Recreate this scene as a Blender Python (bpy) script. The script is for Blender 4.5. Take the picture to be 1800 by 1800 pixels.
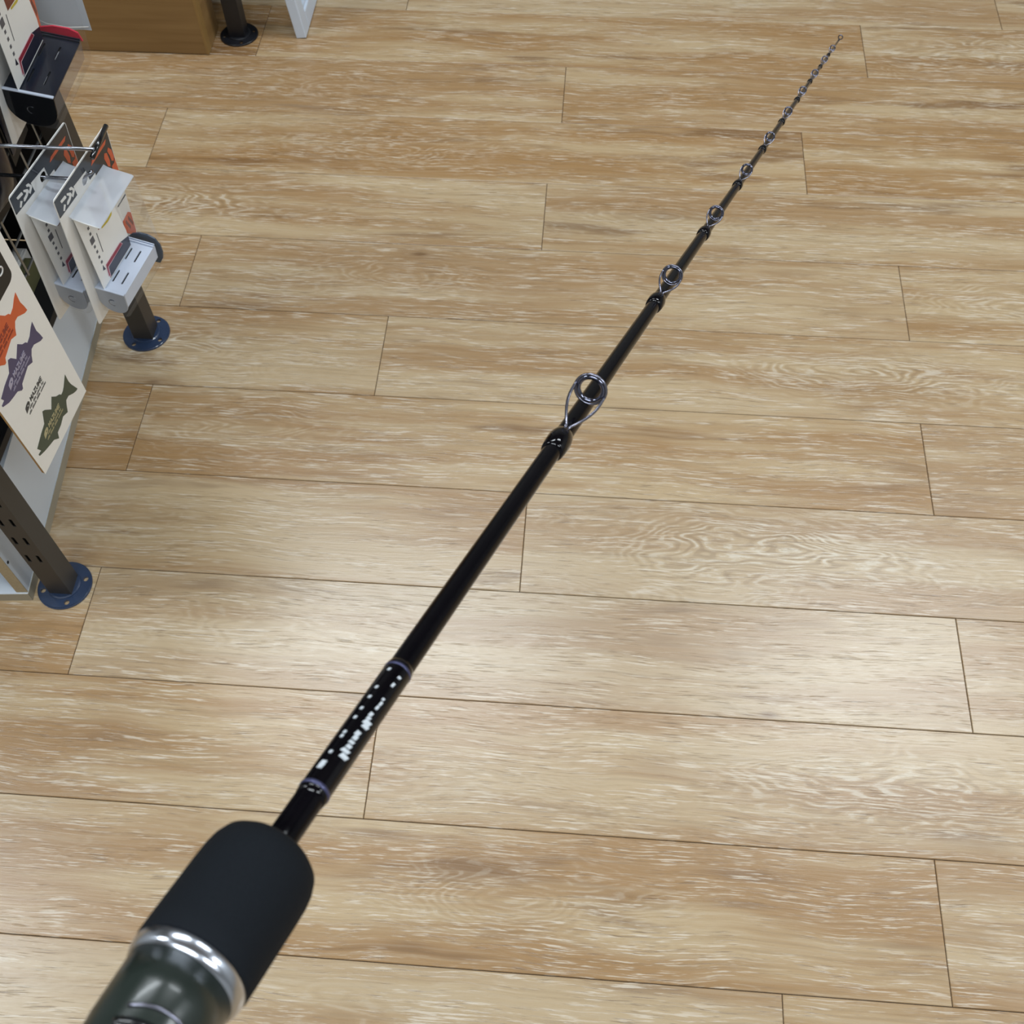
import bpy, bmesh, math, random
from mathutils import Vector, Matrix
random.seed(7)
sc = bpy.context.scene
for o in list(bpy.data.objects): bpy.data.objects.remove(o)
C = sc.collection
W = 0.16                    # plank width (m); plank length is 7.2 W

# ------------------------------------------------------------------ camera
CAM = Vector((0.0, 0.0, 1.32498))
cr = Vector((0.9970851, 0.0750839, -0.0135562))
cu = Vector((-0.0562501, 0.8434412, 0.5342685))
cf = Vector((-0.0515488, 0.5319486, -0.8452061))
cam_d = bpy.data.cameras.new('camera'); cam = bpy.data.objects.new('camera', cam_d); C.objects.link(cam)
cam.matrix_world = Matrix(((cr.x, cu.x, -cf.x, CAM.x), (cr.y, cu.y, -cf.y, CAM.y), (cr.z, cu.z, -cf.z, CAM.z), (0, 0, 0, 1)))
cam_d.sensor_width = 36; cam_d.sensor_height = 36; cam_d.sensor_fit = 'HORIZONTAL'
cam_d.lens = 39.1856
cam_d.clip_start = 0.02; cam_d.clip_end = 60
cam_d.dof.use_dof = True; cam_d.dof.focus_distance = 0.95; cam_d.dof.aperture_fstop = 22
sc.camera = cam

# ------------------------------------------------------------------ world and exposure
wd = bpy.data.worlds.new('world'); sc.world = wd; wd.use_nodes = True
bg = wd.node_tree.nodes['Background']; bg.inputs[0].default_value = (0.75, 0.82, 0.9, 1); bg.inputs[1].default_value = 0.25
sc.view_settings.view_transform = 'Standard'; sc.view_settings.look = 'None'
sc.view_settings.gamma = 1; sc.view_settings.use_curve_mapping = False
sc.view_settings.exposure = 0.34

# ------------------------------------------------------------------ ceiling lamps (light; their housings are built with the room)
CEIL = 2.7
LAMPS = [(-0.62, 1.80), (1.20, 1.80), (-0.62, -0.60), (1.20, -0.60), (-2.3, 0.6), (2.6, 0.6)]
def lamp_light(x, y, power, parent=None):
    d = bpy.data.lights.new('lamp', 'AREA'); d.shape = 'RECTANGLE'; d.size = 1.15; d.size_y = 0.26
    d.energy = power; d.color = (0.88, 0.95, 1.0)
    o = bpy.data.objects.new('lamp', d); C.objects.link(o)
    o.parent = parent
    o.location = (0, 0, -0.066)
    return o
LAMP_POWER = 21.0

# ------------------------------------------------------------------ helpers
def lin(c):
    return tuple(((v / 255) / 12.92 if v / 255 <= 0.04045 else ((v / 255 + 0.055) / 1.055) ** 2.4) for v in c)
def link_mesh(name, bm, mat=None, parent=None, smooth=False, recalc=True):
    me = bpy.data.meshes.new(name)
    if recalc: bmesh.ops.recalc_face_normals(bm, faces=bm.faces)
    bm.to_mesh(me); bm.free()
    if smooth:
        for p in me.polygons: p.use_smooth = True
    if mat: me.materials.append(mat)
    o = bpy.data.objects.new(name, me); C.objects.link(o)
    if parent: o.parent = parent
    return o
def tag(o, label=None, cat=None, group=None, kind=None):
    if label: o['label'] = label
    if cat: o['category'] = cat
    if group: o['group'] = group
    if kind: o['kind'] = kind
    return o
def empty(name, loc=(0, 0, 0), rot=None, label=None, cat=None, group=None):
    o = bpy.data.objects.new(name, None); C.objects.link(o)
    o.empty_display_size = 0.02
    m = (rot.to_4x4() if rot else Matrix.Identity(4)); m.translation = Vector(loc); o.matrix_world = m
    return tag(o, label, cat, group)
def copy_tree(o, parent=None):
    c = o.copy(); C.objects.link(c)
    if parent: c.parent = parent
    for ch in list(o.children): copy_tree(ch, c)
    return c
def box(bm, x0, x1, y0, y1, z0, z1, bev=0.0):
    vs = [bm.verts.new((x, y, z)) for z in (z0, z1) for x, y in ((x0, y0), (x1, y0), (x1, y1), (x0, y1))]
    fs = [bm.faces.new([vs[i] for i in f]) for f in ((0, 3, 2, 1), (4, 5, 6, 7), (0, 1, 5, 4), (1, 2, 6, 5), (2, 3, 7, 6), (3, 0, 4, 7))]
    if bev:
        es = list({e for f in fs for e in f.edges})
        bmesh.ops.bevel(bm, geom=es, offset=bev, segments=2, profile=0.5, affect='EDGES')
def boxm(*a, **k):
    bm = bmesh.new(); box(bm, *a, **k); return bm
def basis(d):
    d = Vector(d).normalized()
    a = Vector((0, 0, 1)) if abs(d.z) < 0.9 else Vector((1, 0, 0))
    x = a.cross(d).normalized(); return x, d.cross(x), d
def tube(bm, pts, r, n=10, cap=True, closed=False):
    pts = [Vector(p) for p in pts]; N = len(pts)
    rs = r if isinstance(r, (list, tuple)) else [r] * N
    rings = []; px = None
    for i, p in enumerate(pts):
        if closed: d = pts[(i + 1) % N] - pts[i - 1]
        else: d = pts[min(i + 1, N - 1)] - pts[max(i - 1, 0)]
        d.normalize()
        if px is None: x, y, _ = basis(d)
        else:
            x = (px - d * px.dot(d)).normalized(); y = d.cross(x)
        px = x
        rings.append([bm.verts.new(p + (x * math.cos(2 * math.pi * k / n) + y * math.sin(2 * math.pi * k / n)) * rs[i]) for k in range(n)])
    for i in range(N if closed else N - 1):
        a, b = rings[i], rings[(i + 1) % N]
        sh = 0
        if closed and i == N - 1:   # match the seam
            sh = min(range(n), key=lambda s: (a[0].co - b[s].co).length)
        for k in range(n):
            bm.faces.new((a[k], a[(k + 1) % n], b[(k + 1 + sh) % n], b[(k + sh) % n]))
    if cap and not closed:
        bm.faces.new(rings[0][::-1]); bm.faces.new(rings[-1])
def lathe(bm, prof, n=48):                      # prof: (radius, z), around local z
    rings = [[bm.verts.new((max(r, 1e-5) * math.cos(2 * math.pi * k / n), max(r, 1e-5) * math.sin(2 * math.pi * k / n), z)) for k in range(n)] for r, z in prof]
    for a, b in zip(rings, rings[1:]):
        for k in range(n): bm.faces.new((a[k], a[(k + 1) % n], b[(k + 1) % n], b[k]))
    bm.faces.new(rings[0][::-1]); bm.faces.new(rings[-1])
def torus(bm, c, ax, R, r, n=32, m=10):
    x, y, _ = basis(ax); c = Vector(c)
    tube(bm, [c + (x * math.cos(2 * math.pi * k / n) + y * math.sin(2 * math.pi * k / n)) * R for k in range(n)], r, m, closed=True)
def plate(bm, outer, holes, axis, lo, hi):
    """flat plate from 2-D outline with holes, thickness lo..hi along axis (0 x, 1 y, 2 z)"""
    def P(a, b, t):
        return (t, a, b) if axis == 0 else ((a, t, b) if axis == 1 else (a, b, t))
    loops = [outer] + list(holes); es = []; allv = []
    for lp in loops:
        vs = [bm.verts.new(P(a, b, lo)) for a, b in lp]; allv += vs
        es += [bm.edges.new((vs[i], vs[(i + 1) % len(vs)])) for i in range(len(vs))]
    r = bmesh.ops.triangle_fill(bm, use_beauty=True, use_dissolve=False, edges=es)
    fs = [g for g in r['geom'] if isinstance(g, bmesh.types.BMFace)]
    ex = bmesh.ops.extrude_face_region(bm, geom=fs)
    d = Vector(P(0, 0, hi - lo))
    bmesh.ops.translate(bm, verts=[g for g in ex['geom'] if isinstance(g, bmesh.types.BMVert)], vec=d)
def platem(outer, holes=(), axis=0, lo=0.0, hi=0.001):
    bm = bmesh.new(); plate(bm, outer, holes, axis, lo, hi); return bm
def circ(cx, cy, r, n=20, a0=0.0, a1=2 * math.pi):
    full = abs(a1 - a0 - 2 * math.pi) < 1e-6
    return [(cx + r * math.cos(a0 + (a1 - a0) * k / (n if full else n - 1)), cy + r * math.sin(a0 + (a1 - a0) * k / (n if full else n - 1))) for k in range(n)]
def rrect(x0, x1, y0, y1, r, n=5):
    o = []
    for cx, cy, a in ((x1 - r, y0 + r, -math.pi / 2), (x1 - r, y1 - r, 0), (x0 + r, y1 - r, math.pi / 2), (x0 + r, y0 + r, math.pi)):
        o += circ(cx, cy, r, n, a, a + math.pi / 2)
    return o
def rotm(a, b, c):
    a, b, c = (math.radians(v) for v in (a, b, c))
    return Matrix.Rotation(a, 3, 'Z') @ Matrix.Rotation(b, 3, 'X') @ Matrix.Rotation(c, 3, 'Y')
def text_mesh(s, size, shear=0.0, extrude=0.0002, offset=0.0):
    cu_ = bpy.data.curves.new('t', 'FONT'); cu_.body = s; cu_.size = size; cu_.shear = shear; cu_.extrude = extrude; cu_.resolution_u = 3; cu_.offset = offset
    o = bpy.data.objects.new('t', cu_); C.objects.link(o)
    me = bpy.data.meshes.new_from_object(o.evaluated_get(bpy.context.evaluated_depsgraph_get()))
    bpy.data.objects.remove(o); return me

# ------------------------------------------------------------------ materials
def new_mat(name):
    m = bpy.data.materials.new(name); m.use_nodes = True
    return m, m.node_tree, m.node_tree.nodes['Principled BSDF']
def nd(nt, t, **k):
    n = nt.nodes.new(t)
    for a, v in k.items(): setattr(n, a, v)
    return n
def pmat(name, rgb, rough=0.5, metal=0.0, var=0.06, scale=60.0, bump=0.0, coat=0.0, spec=0.5, trans=0.0, sheen=0.0):
    """procedural material: base colour mottled a little by noise, optional fine bump"""
    m, nt, b = new_mat(name)
    tc = nd(nt, 'ShaderNodeTexCoord'); nz = nd(nt, 'ShaderNodeTexNoise'); nz.inputs['Scale'].default_value = scale; nz.inputs['Detail'].default_value = 4
    nt.links.new(tc.outputs['Object'], nz.inputs['Vector'])
    mx = nd(nt, 'ShaderNodeMix', data_type='RGBA'); c = lin(rgb)
    mx.inputs['A'].default_value = tuple(max(0, v * (1 - var)) for v in c) + (1,); mx.inputs['B'].default_value = tuple(min(1, v * (1 + var)) for v in c) + (1,)
    nt.links.new(nz.outputs['Fac'], mx.inputs['Factor']); nt.links.new(mx.outputs['Result'], b.inputs['Base Color'])
    b.inputs['Roughness'].default_value = rough; b.inputs['Metallic'].default_value = metal
    b.inputs['Coat Weight'].default_value = coat; b.inputs['Coat Roughness'].default_value = 0.04
    b.inputs['Specular IOR Level'].default_value = spec; b.inputs['Transmission Weight'].default_value = trans
    if sheen: b.inputs['Sheen Weight'].default_value = sheen
    if bump:
        bp = nd(nt, 'ShaderNodeBump'); bp.inputs['Strength'].default_value = bump; bp.inputs['Distance'].default_value = 0.001
        nt.links.new(nz.outputs['Fac'], bp.inputs['Height']); nt.links.new(bp.outputs['Normal'], b.inputs['Normal'])
    return m
def film(name, tint, gloss=0.12, rough=0.06, haze=0.0, ior=1.35):
    """clear plastic film: see-through, a little haze, glossy reflection"""
    m = bpy.data.materials.new(name); m.use_nodes = True; nt = m.node_tree; nt.nodes.clear()
    out = nd(nt, 'ShaderNodeOutputMaterial'); tr = nd(nt, 'ShaderNodeBsdfTransparent'); tr.inputs[0].default_value = tint + (1,)
    gl = nd(nt, 'ShaderNodeBsdfGlossy'); gl.inputs['Roughness'].default_value = rough
    df = nd(nt, 'ShaderNodeBsdfDiffuse'); df.inputs[0].default_value = (0.68, 0.75, 0.86, 1)
    nz = nd(nt, 'ShaderNodeTexNoise'); nz.inputs['Scale'].default_value = 35
    tc = nd(nt, 'ShaderNodeTexCoord'); nt.links.new(tc.outputs['Object'], nz.inputs['Vector'])
    bp = nd(nt, 'ShaderNodeBump'); bp.inputs['Strength'].default_value = 0.12; bp.inputs['Distance'].default_value = 0.002
    nt.links.new(nz.outputs['Fac'], bp.inputs['Height']); nt.links.new(bp.outputs['Normal'], gl.inputs['Normal'])
    m1 = nd(nt, 'ShaderNodeMixShader'); m1.inputs[0].default_value = haze
    tl = nd(nt, 'ShaderNodeBsdfTranslucent'); tl.inputs[0].default_value = (0.8, 0.83, 0.86, 1)
    m0 = nd(nt, 'ShaderNodeMixShader'); m0.inputs[0].default_value = 0.45; nt.links.new(df.outputs[0], m0.inputs[1]); nt.links.new(tl.outputs[0], m0.inputs[2])
    nt.links.new(tr.outputs[0], m1.inputs[1]); nt.links.new(m0.outputs[0], m1.inputs[2])
    lw = nd(nt, 'ShaderNodeFresnel'); lw.inputs['IOR'].default_value = ior
    ad = nd(nt, 'ShaderNodeMath', operation='MULTIPLY_ADD', use_clamp=True); ad.inputs[1].default_value = 0.12; ad.inputs[2].default_value = gloss; nt.links.new(lw.outputs[0], ad.inputs[0])
    m2 = nd(nt, 'ShaderNodeMixShader'); nt.links.new(ad.outputs[0], m2.inputs[0])
    nt.links.new(m1.outputs[0], m2.inputs[1]); nt.links.new(gl.outputs[0], m2.inputs[2])
    nt.links.new(m2.outputs[0], out.inputs[0]); return m

def wood_floor():
    m, nt, b = new_mat('limed_oak_plank'); L = nt.links.new
    def M(op, a, c=None, clamp=False):
        n = nd(nt, 'ShaderNodeMath', operation=op, use_clamp=clamp)
        for i, v in enumerate((a, c)):
            if v is None: continue
            if isinstance(v, (int, float)): n.inputs[i].default_value = v
            else: L(v, n.inputs[i])
        return n.outputs[0]
    def attr(nm):
        return nd(nt, 'ShaderNodeAttribute', attribute_type='OBJECT', attribute_name=nm).outputs['Fac']
    seed, tone, fig, pale, figx = attr('seed'), attr('tone'), attr('figure'), attr('pale'), attr('figx')
    tc = nd(nt, 'ShaderNodeTexCoord'); sp = nd(nt, 'ShaderNodeSeparateXYZ'); L(tc.outputs['Object'], sp.inputs[0])
    x, y = sp.outputs['X'], sp.outputs['Y']
    def noise(sx, sy, k, detail=2.0, rough=0.5, xx=None, yy=None, dist=0.0):
        cb = nd(nt, 'ShaderNodeCombineXYZ')
        L(M('MULTIPLY', x if xx is None else xx, sx), cb.inputs[0]); L(M('MULTIPLY', y if yy is None else yy, sy), cb.inputs[1]); L(M('MULTIPLY', seed, k), cb.inputs[2])
        n = nd(nt, 'ShaderNodeTexNoise'); n.inputs['Scale'].default_value = 1; n.inputs['Detail'].default_value = detail; n.inputs['Roughness'].default_value = rough; n.inputs['Distortion'].default_value = dist
        L(cb.outputs[0], n.inputs['Vector']); return n.outputs['Fac']
    def step(v, lo, hi):
        n = nd(nt, 'ShaderNodeMapRange', interpolation_type='SMOOTHSTEP'); n.inputs['From Min'].default_value = lo; n.inputs['From Max'].default_value = hi
        L(v, n.inputs['Value']); return n.outputs['Result']
    def mix(f, a, c, blend='MIX'):
        n = nd(nt, 'ShaderNodeMix', data_type='RGBA', blend_type=blend)
        if isinstance(f, (int, float)): n.inputs['Factor'].default_value = f
        else: L(f, n.inputs['Factor'])
        for s, v in (('A', a), ('B', c)):
            if isinstance(v, tuple): n.inputs[s].default_value = lin(v) + (1,)
            else: L(v, n.inputs[s])
        return n.outputs['Result']
    # wavy grain coordinate: fibres drift sideways a little along the plank
    drift = M('MULTIPLY', M('SUBTRACT', noise(5.0, 7.0, 3.7, 2.0), 0.5), 0.022)
    yw = M('ADD', y, drift)
    streak = noise(2.6, 190.0, 8.3, 3.0, 0.6, yy=yw)
    # broad bands of sapwood / heartwood along the board
    band = noise(1.5, 17.0, 7.3, 4.0, 0.55, yy=yw)
    band = M('ADD', band, M('MULTIPLY', M('SUBTRACT', tone, 0.5), 0.34))
    base = mix(step(band, 0.39, 0.61), (186, 161, 124), (160, 124, 80))
    brown = step(M('ADD', noise(3.2, 26.0, 11.9, 3.0, 0.55, yy=yw), M('MULTIPLY', M('SUBTRACT', tone, 0.5), 0.2)), 0.58, 0.74)
    base = mix(M('MULTIPLY', brown, 0.75), base, (120, 86, 50))
    base = mix(M('MULTIPLY', step(streak, 0.50, 0.68), 0.24), base, (118, 92, 62))
    base = mix(M('MULTIPLY', step(streak, 0.50, 0.34), 0.18), base, (190, 176, 154))
    base = mix(M('MULTIPLY', pale, 0.55), base, (186, 172, 150))
    lump = noise(7.0, 45.0, 6.1, 3.0, 0.6, yy=yw)
    # flower figure: contour lines of a slow field, opened around a heart on the board
    dx = M('MULTIPLY', M('SUBTRACT', x, figx), 3.0); dy = M('MULTIPLY', M('SUBTRACT', yw, 0.0), 12.0)
    heart = M('SQRT', M('ADD', M('MULTIPLY', dx, dx), M('ADD', M('MULTIPLY', dy, dy), 0.01)))
    fld = M('ADD', M('MULTIPLY', heart, 0.42), M('MULTIPLY', noise(4.2, 15.0, 5.1, 2.5, 0.55), 0.95))
    ring = M('SINE', M('MULTIPLY', M('ADD', fld, M('MULTIPLY', lump, 0.045)), 125.0))
    near_h = M('SUBTRACT', 1.0, step(heart, 0.25, 0.85))
    mask = M('MULTIPLY', M('MULTIPLY', M('ADD', M('MULTIPLY', near_h, 0.85), M('MULTIPLY', step(noise(2.0, 8.0, 13.3, 2.0), 0.52, 0.68), 0.3)), fig), 1.0, True)
    # fine fibre: pale limed dashes and dark pores, drawn out along the board
    fib = noise(24.0, 480.0, 2.3, 3.0, 0.62, yy=yw)
    fib2 = noise(26.0, 640.0, 4.9, 2.0, 0.6, yy=yw)
    limed = M('MULTIPLY', step(fib, 0.54, 0.63), step(lump, 0.36, 0.58))
    pores = M('MULTIPLY', step(fib2, 0.55, 0.72), step(lump, 0.32, 0.55))
    rl = M('MULTIPLY', M('MULTIPLY', step(ring, 0.1, 0.9), mask), step(noise(34.0, 110.0, 9.1, 4.0, 0.65), 0.42, 0.60))
    rd = M('MULTIPLY', M('MULTIPLY', step(M('MULTIPLY', ring, -1.0), 0.1, 0.9), mask), 0.55)
    col = mix(M('MULTIPLY', rd, 0.7), base, (122, 94, 62))
    col = mix(M('MULTIPLY', pores, 0.65), col, (98, 76, 52))
    col = mix(M('MULTIPLY', limed, 0.72), col, (216, 203, 184))
    col = mix(M('MULTIPLY', rl, 0.72), col, (214, 204, 186))
    # a few small knots
    cb = nd(nt, 'ShaderNodeCombineXYZ'); L(M('MULTIPLY', x, 3.0), cb.inputs[0]); L(M('MULTIPLY', y, 9.0), cb.inputs[1]); L(M('MULTIPLY', seed, 3.3), cb.inputs[2])
    vo = nd(nt, 'ShaderNodeTexVoronoi'); vo.inputs['Scale'].default_value = 1.0; L(cb.outputs[0], vo.inputs['Vector'])
    kn = M('SUBTRACT', 1.0, step(M('ADD', vo.outputs['Distance'], M('MULTIPLY', fib, 0.05)), 0.035, 0.085))
    col = mix(M('MULTIPLY', kn, 0.75), col, (96, 70, 44))
    halo = M('SUBTRACT', 1.0, step(M('ADD', vo.outputs['Distance'], M('MULTIPLY', lump, 0.35)), 0.20, 0.36))
    col = mix(M('MULTIPLY', halo, 0.35), col, (136, 104, 70))
    L(col, b.inputs['Base Color'])
    ro = M('ADD', 0.22, M('MULTIPLY', fib, 0.15)); L(ro, b.inputs['Roughness'])
    b.inputs['Specular IOR Level'].default_value = 0.8
    bp = nd(nt, 'ShaderNodeBump'); bp.inputs['Strength'].default_value = 0.3; bp.inputs['Distance'].default_value = 0.0004
    L(M('SUBTRACT', fib, M('MULTIPLY', pores, 0.6)), bp.inputs['Height']); L(bp.outputs['Normal'], b.inputs['Normal'])
    return m
def wood_cabinet():
    m, nt, b = new_mat('brown_oak_veneer'); L = nt.links.new
    tc = nd(nt, 'ShaderNodeTexCoord'); mp = nd(nt, 'ShaderNodeMapping'); mp.inputs['Scale'].default_value = (3, 16, 60); L(tc.outputs['Object'], mp.inputs[0])
    n1 = nd(nt, 'ShaderNodeTexNoise'); n1.inputs['Scale'].default_value = 1; n1.inputs['Detail'].default_value = 5; n1.inputs['Distortion'].default_value = 0.4; L(mp.outputs[0], n1.inputs['Vector'])
    r = nd(nt, 'ShaderNodeValToRGB'); r.color_ramp.elements[0].position = 0.3; r.color_ramp.elements[1].position = 0.72
    r.color_ramp.elements[0].color = lin((132, 100, 58)) + (1,); r.color_ramp.elements[1].color = lin((152, 120, 74)) + (1,)
    L(n1.outputs['Fac'], r.inputs[0]); L(r.outputs[0], b.inputs['Base Color']); b.inputs['Roughness'].default_value = 0.5
    return m

MAT = dict(
    floor=wood_floor(), groove=pmat('dark_joint', (58, 44, 30), 0.8), cab=wood_cabinet(),
    wall=pmat('pale_wall_paint', (176, 178, 178), 0.85), ceil=pmat('grey_ceiling_board', (150, 152, 154), 0.9),
    housing=pmat('white_enamel', (230, 230, 230), 0.4),
    blank=pmat('black_gloss_lacquer', (8, 7, 11), 0.12, var=0.3, spec=0.15),
    wrap=pmat('black_epoxy_wrap', (7, 6, 10), 0.07, var=0.3, scale=200, spec=0.35),
    foam=pmat('black_eva_foam', (14, 19, 25), 0.8, var=0.3, scale=1500, bump=0.3, spec=0.2),
    chrome=pmat('bright_chrome', (206, 212, 224), 0.22, 1.0, var=0.02),
    hookm=pmat('chromed_wire', (150, 153, 162), 0.18, 1.0, var=0.05),
    seat=pmat('smoky_green_seat', (34, 42, 38), 0.28, coat=0.15, var=0.3, scale=25),
    seatb=pmat('dark_seat_body', (13, 15, 18), 0.2, coat=0.5, var=0.2),
    ring=pmat('dark_chrome_ring', (118, 120, 138), 0.12, 1.0, var=0.05, scale=300),
    frame=pmat('titanium_frame', (132, 132, 146), 0.25, 1.0, var=0.05, scale=300),
    band=pmat('violet_grey_band', (70, 72, 104), 0.3, 0.4, var=0.1),
    letter=pmat('silver_lettering', (232, 240, 250), 0.2, 0.35, var=0.1, scale=900),
    steel=pmat('dark_painted_steel', (54, 51, 48), 0.45, var=0.1, scale=30), steelin=pmat('black_inside', (6, 6, 7), 0.8),
    foot=pmat('navy_black_enamel', (42, 57, 84), 0.32, var=0.15, scale=40, coat=0.3), footd=pmat('black_enamel', (26, 27, 32), 0.35, var=0.15),
    bolt=pmat('grey_bolt', (90, 92, 96), 0.4, 0.6),
    mela=pmat('white_melamine', (208, 216, 225), 0.38, var=0.02, scale=15), chip=pmat('raw_chipboard', (168, 152, 122), 0.8, var=0.22, scale=450, bump=0.3),
    edge=pmat('beige_edge_band', (160, 152, 134), 0.55, var=0.06),
    dark=pmat('black_board', (20, 20, 22), 0.6), navy=pmat('navy_plastic', (18, 22, 44), 0.18, coat=0.1, var=0.3, scale=40, spec=0.35),
    grid=pmat('zinc_wire', (150, 152, 154), 0.35, 0.8, var=0.05),
    card=pmat('cream_card', (234, 234, 232), 0.45, var=0.03), core=pmat('brown_cardboard', (164, 128, 76), 0.8, var=0.12, scale=300),
    cream=pmat('cream_paper', (245, 245, 242), 0.5, var=0.02), hdr=pmat('black_gloss_print', (38, 43, 50), 0.22, var=0.1, coat=0.2), hdr2=pmat('matt_black_print', (18, 18, 20), 0.4, var=0.1, spec=0.3),
    white=pmat('white_print', (228, 228, 226), 0.45, var=0.02), grey=pmat('grey_print', (92, 92, 98), 0.5), lgrey=pmat('light_grey_print', (150, 150, 156), 0.5),
    red=pmat('crimson_print', (150, 30, 52), 0.4), pink=pmat('pink_white_print', (222, 190, 200), 0.45), navyp=pmat('navy_print', (28, 28, 48), 0.3, coat=0.3),
    orange=pmat('orange_print', (206, 96, 62), 0.4), oranged=pmat('dark_orange_print', (120, 52, 36), 0.4), yellow=pmat('yellow_print', (206, 186, 60), 0.4),
    forange=pmat('orange_fish_print', (214, 98, 52), 0.5), fpurple=pmat('violet_fish_print', (78, 72, 108), 0.5), fgreen=pmat('green_fish_print', (66, 78, 62), 0.5),
    tblack=pmat('black_print', (56, 58, 60), 0.5), tviolet=pmat('pale_violet_print', (176, 172, 196), 0.5), tgold=pmat('pale_gold_print', (186, 178, 138), 0.5), tor=pmat('maroon_print', (146, 62, 48), 0.5),
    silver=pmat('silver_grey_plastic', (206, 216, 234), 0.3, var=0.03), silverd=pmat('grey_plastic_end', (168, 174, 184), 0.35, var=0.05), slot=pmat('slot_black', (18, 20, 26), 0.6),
    blackp=pmat('black_gloss_plastic', (8, 9, 12), 0.12, var=0.2, spec=0.25), blackt=pmat('black_plastic_sheen', (20, 26, 40), 0.16, var=0.3, spec=0.4), smoke=film('smoky_side_wall', (0.88, 0.85, 0.82), 0.0, 0.12, 0.10, 1.2), slate=pmat('slate_plastic', (62, 74, 90), 0.3), redp=pmat('red_plastic', (196, 40, 66), 0.35),  # blackt: black plastic with the tray top's bluish reflection put into its colour
    clear=film('clear_blister', (0.98, 0.98, 0.98), 0.0, 0.10, 0.02, 1.2), lid=film('sheen_white_lid', (0.9, 0.93, 0.97), 0.03, 0.4, 0.82, 1.3), bag=film('milky_bag', (0.85, 0.88, 0.9), 0.04, 0.35, 0.86, 1.3),  # lid: ceiling-light reflection put in as a milky white
    fwhite=pmat('white_frame_paint', (208, 219, 234), 0.35, var=0.02),
)

# ------------------------------------------------------------------ room shell
RX0, RX1, RY0, RY1 = -3.2, 3.2, -2.2, 4.4
fl = tag(link_mesh('floor', boxm(RX0, RX1, RY0, RY1, -0.08, -0.0016), MAT['groove']), kind='structure')
tag(link_mesh('ceiling', boxm(RX0, RX1, RY0, RY1, CEIL, CEIL + 0.1), MAT['ceil']), kind='structure')
tag(link_mesh('wall_left', boxm(RX0 - 0.1, RX0, RY0, RY1, -0.08, CEIL), MAT['wall']), kind='structure')
tag(link_mesh('wall_right', boxm(RX1, RX1 + 0.1, RY0, RY1, -0.08, CEIL), MAT['wall']), kind='structure')
tag(link_mesh('wall_back', boxm(RX0, RX1, RY1, RY1 + 0.1, -0.08, CEIL), MAT['wall']), kind='structure')
tag(link_mesh('wall_front', boxm(RX0, RX1, RY0 - 0.1, RY0, -0.08, CEIL), MAT['wall']), kind='structure')

lp0 = None
for x, y in LAMPS:
    e = empty('ceiling_light', (x, y, CEIL), None, 'white slim batten ceiling light with a bright rectangular diffuser', 'lamp', 'ceiling lights')
    if lp0 is None:
        hb_ = boxm(-0.6, 0.6, -0.15, 0.15, -0.06, 0.0, bev=0.006); lp0 = link_mesh('housing', hb_, MAT['housing'], e)
    else:
        c = lp0.copy(); C.objects.link(c); c.parent = e
    lamp_light(x, y, LAMP_POWER, e)

# planks: row k lies between seam k and seam k+1, seam k at y = (13.4233 - k) W; one joint per row is known, the next are a plank length (7.2 W) away
Y0 = 13.4233 * W; PL = 7.2 * W
JOINT = {-1: 1.2, 0: 4.845, 1: 3.162, 2: -0.336, 3: 2.337, 4: -0.442, 5: 3.188, 6: -1.90, 7: 3.171, 8: -0.382, 9: 3.221, 10: -1.414, 11: 2.80, 12: 1.645}
# (row, index from the known joint: 0 right of it, -1 left of it): tone (0 pale .. 1 brown), figure, pale wash, heart position along the board
LOOK = {(0, -1): (.42, .2, .25, 0), (1, -1): (.62, .1, .05, .1), (1, 0): (.55, .8, .1, -.35), (1, -2): (.85, .1, 0, 0),
        (2, -1): (.60, .3, .15, .1), (2, 0): (.58, .35, .1, .2), (3, -1): (.62, .5, .05, -.15), (3, 0): (.62, .3, .05, .1), (3, -2): (.6, .3, .05, 0),
        (4, -1): (.46, 1., .2, -.1), (4, 0): (.50, .4, .25, -.42), (5, -1): (.50, .35, .3, -.25), (5, 0): (.50, .6, .2, -.35), (5, -2): (.5, .4, .2, .3),
        (6, -1): (.44, 1., .2, .10), (6, 0): (.45, .95, .25, .18), (7, -1): (.55, .45, .1, -.45), (7, 0): (.42, .2, .35, 0), (7, -2): (.78, .05, 0, 0),
        (8, -1): (.52, .35, .2, -.1), (8, 0): (.40, 1., .35, -.25), (9, -1): (.40, .35, .45, -.3), (9, 0): (.45, .9, .3, -.2), (9, -2): (.6, .5, .1, .2),
        (10, -1): (.55, .7, .1, -.25), (10, 0): (.48, .95, .2, .05), (11, -1): (.58, .4, .1, .1), (11, 0): (.55, .3, .2, -.3), (11, -2): (.55, .4, .15, 0),
        (12, -1): (.45, .3, .35, .1), (12, 0): (.55, .4, .15, 0)}
def plank_mesh(x0, x1):
    bm = bmesh.new(); g, bv, y1 = 0.00045, 0.0007, W / 2
    lv = []
    for ins, z in ((g, -0.004), (g, -0.0007), (g + bv, 0.0)):
        lv.append([bm.verts.new(p) for p in ((x0 + ins, -y1 + ins, z), (x1 - ins, -y1 + ins, z), (x1 - ins, y1 - ins, z), (x0 + ins, y1 - ins, z))])
    for a, c in zip(lv, lv[1:]):
        for k in range(4): bm.faces.new((a[k], a[(k + 1) % 4], c[(k + 1) % 4], c[k]))
    bm.faces.new(lv[2])
    me = bpy.data.meshes.new('plank'); bm.to_mesh(me); bm.free(); me.materials.append(MAT['floor']); return me
full = plank_mesh(-PL / 2, PL / 2)
prnd = random.Random(11)
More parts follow.
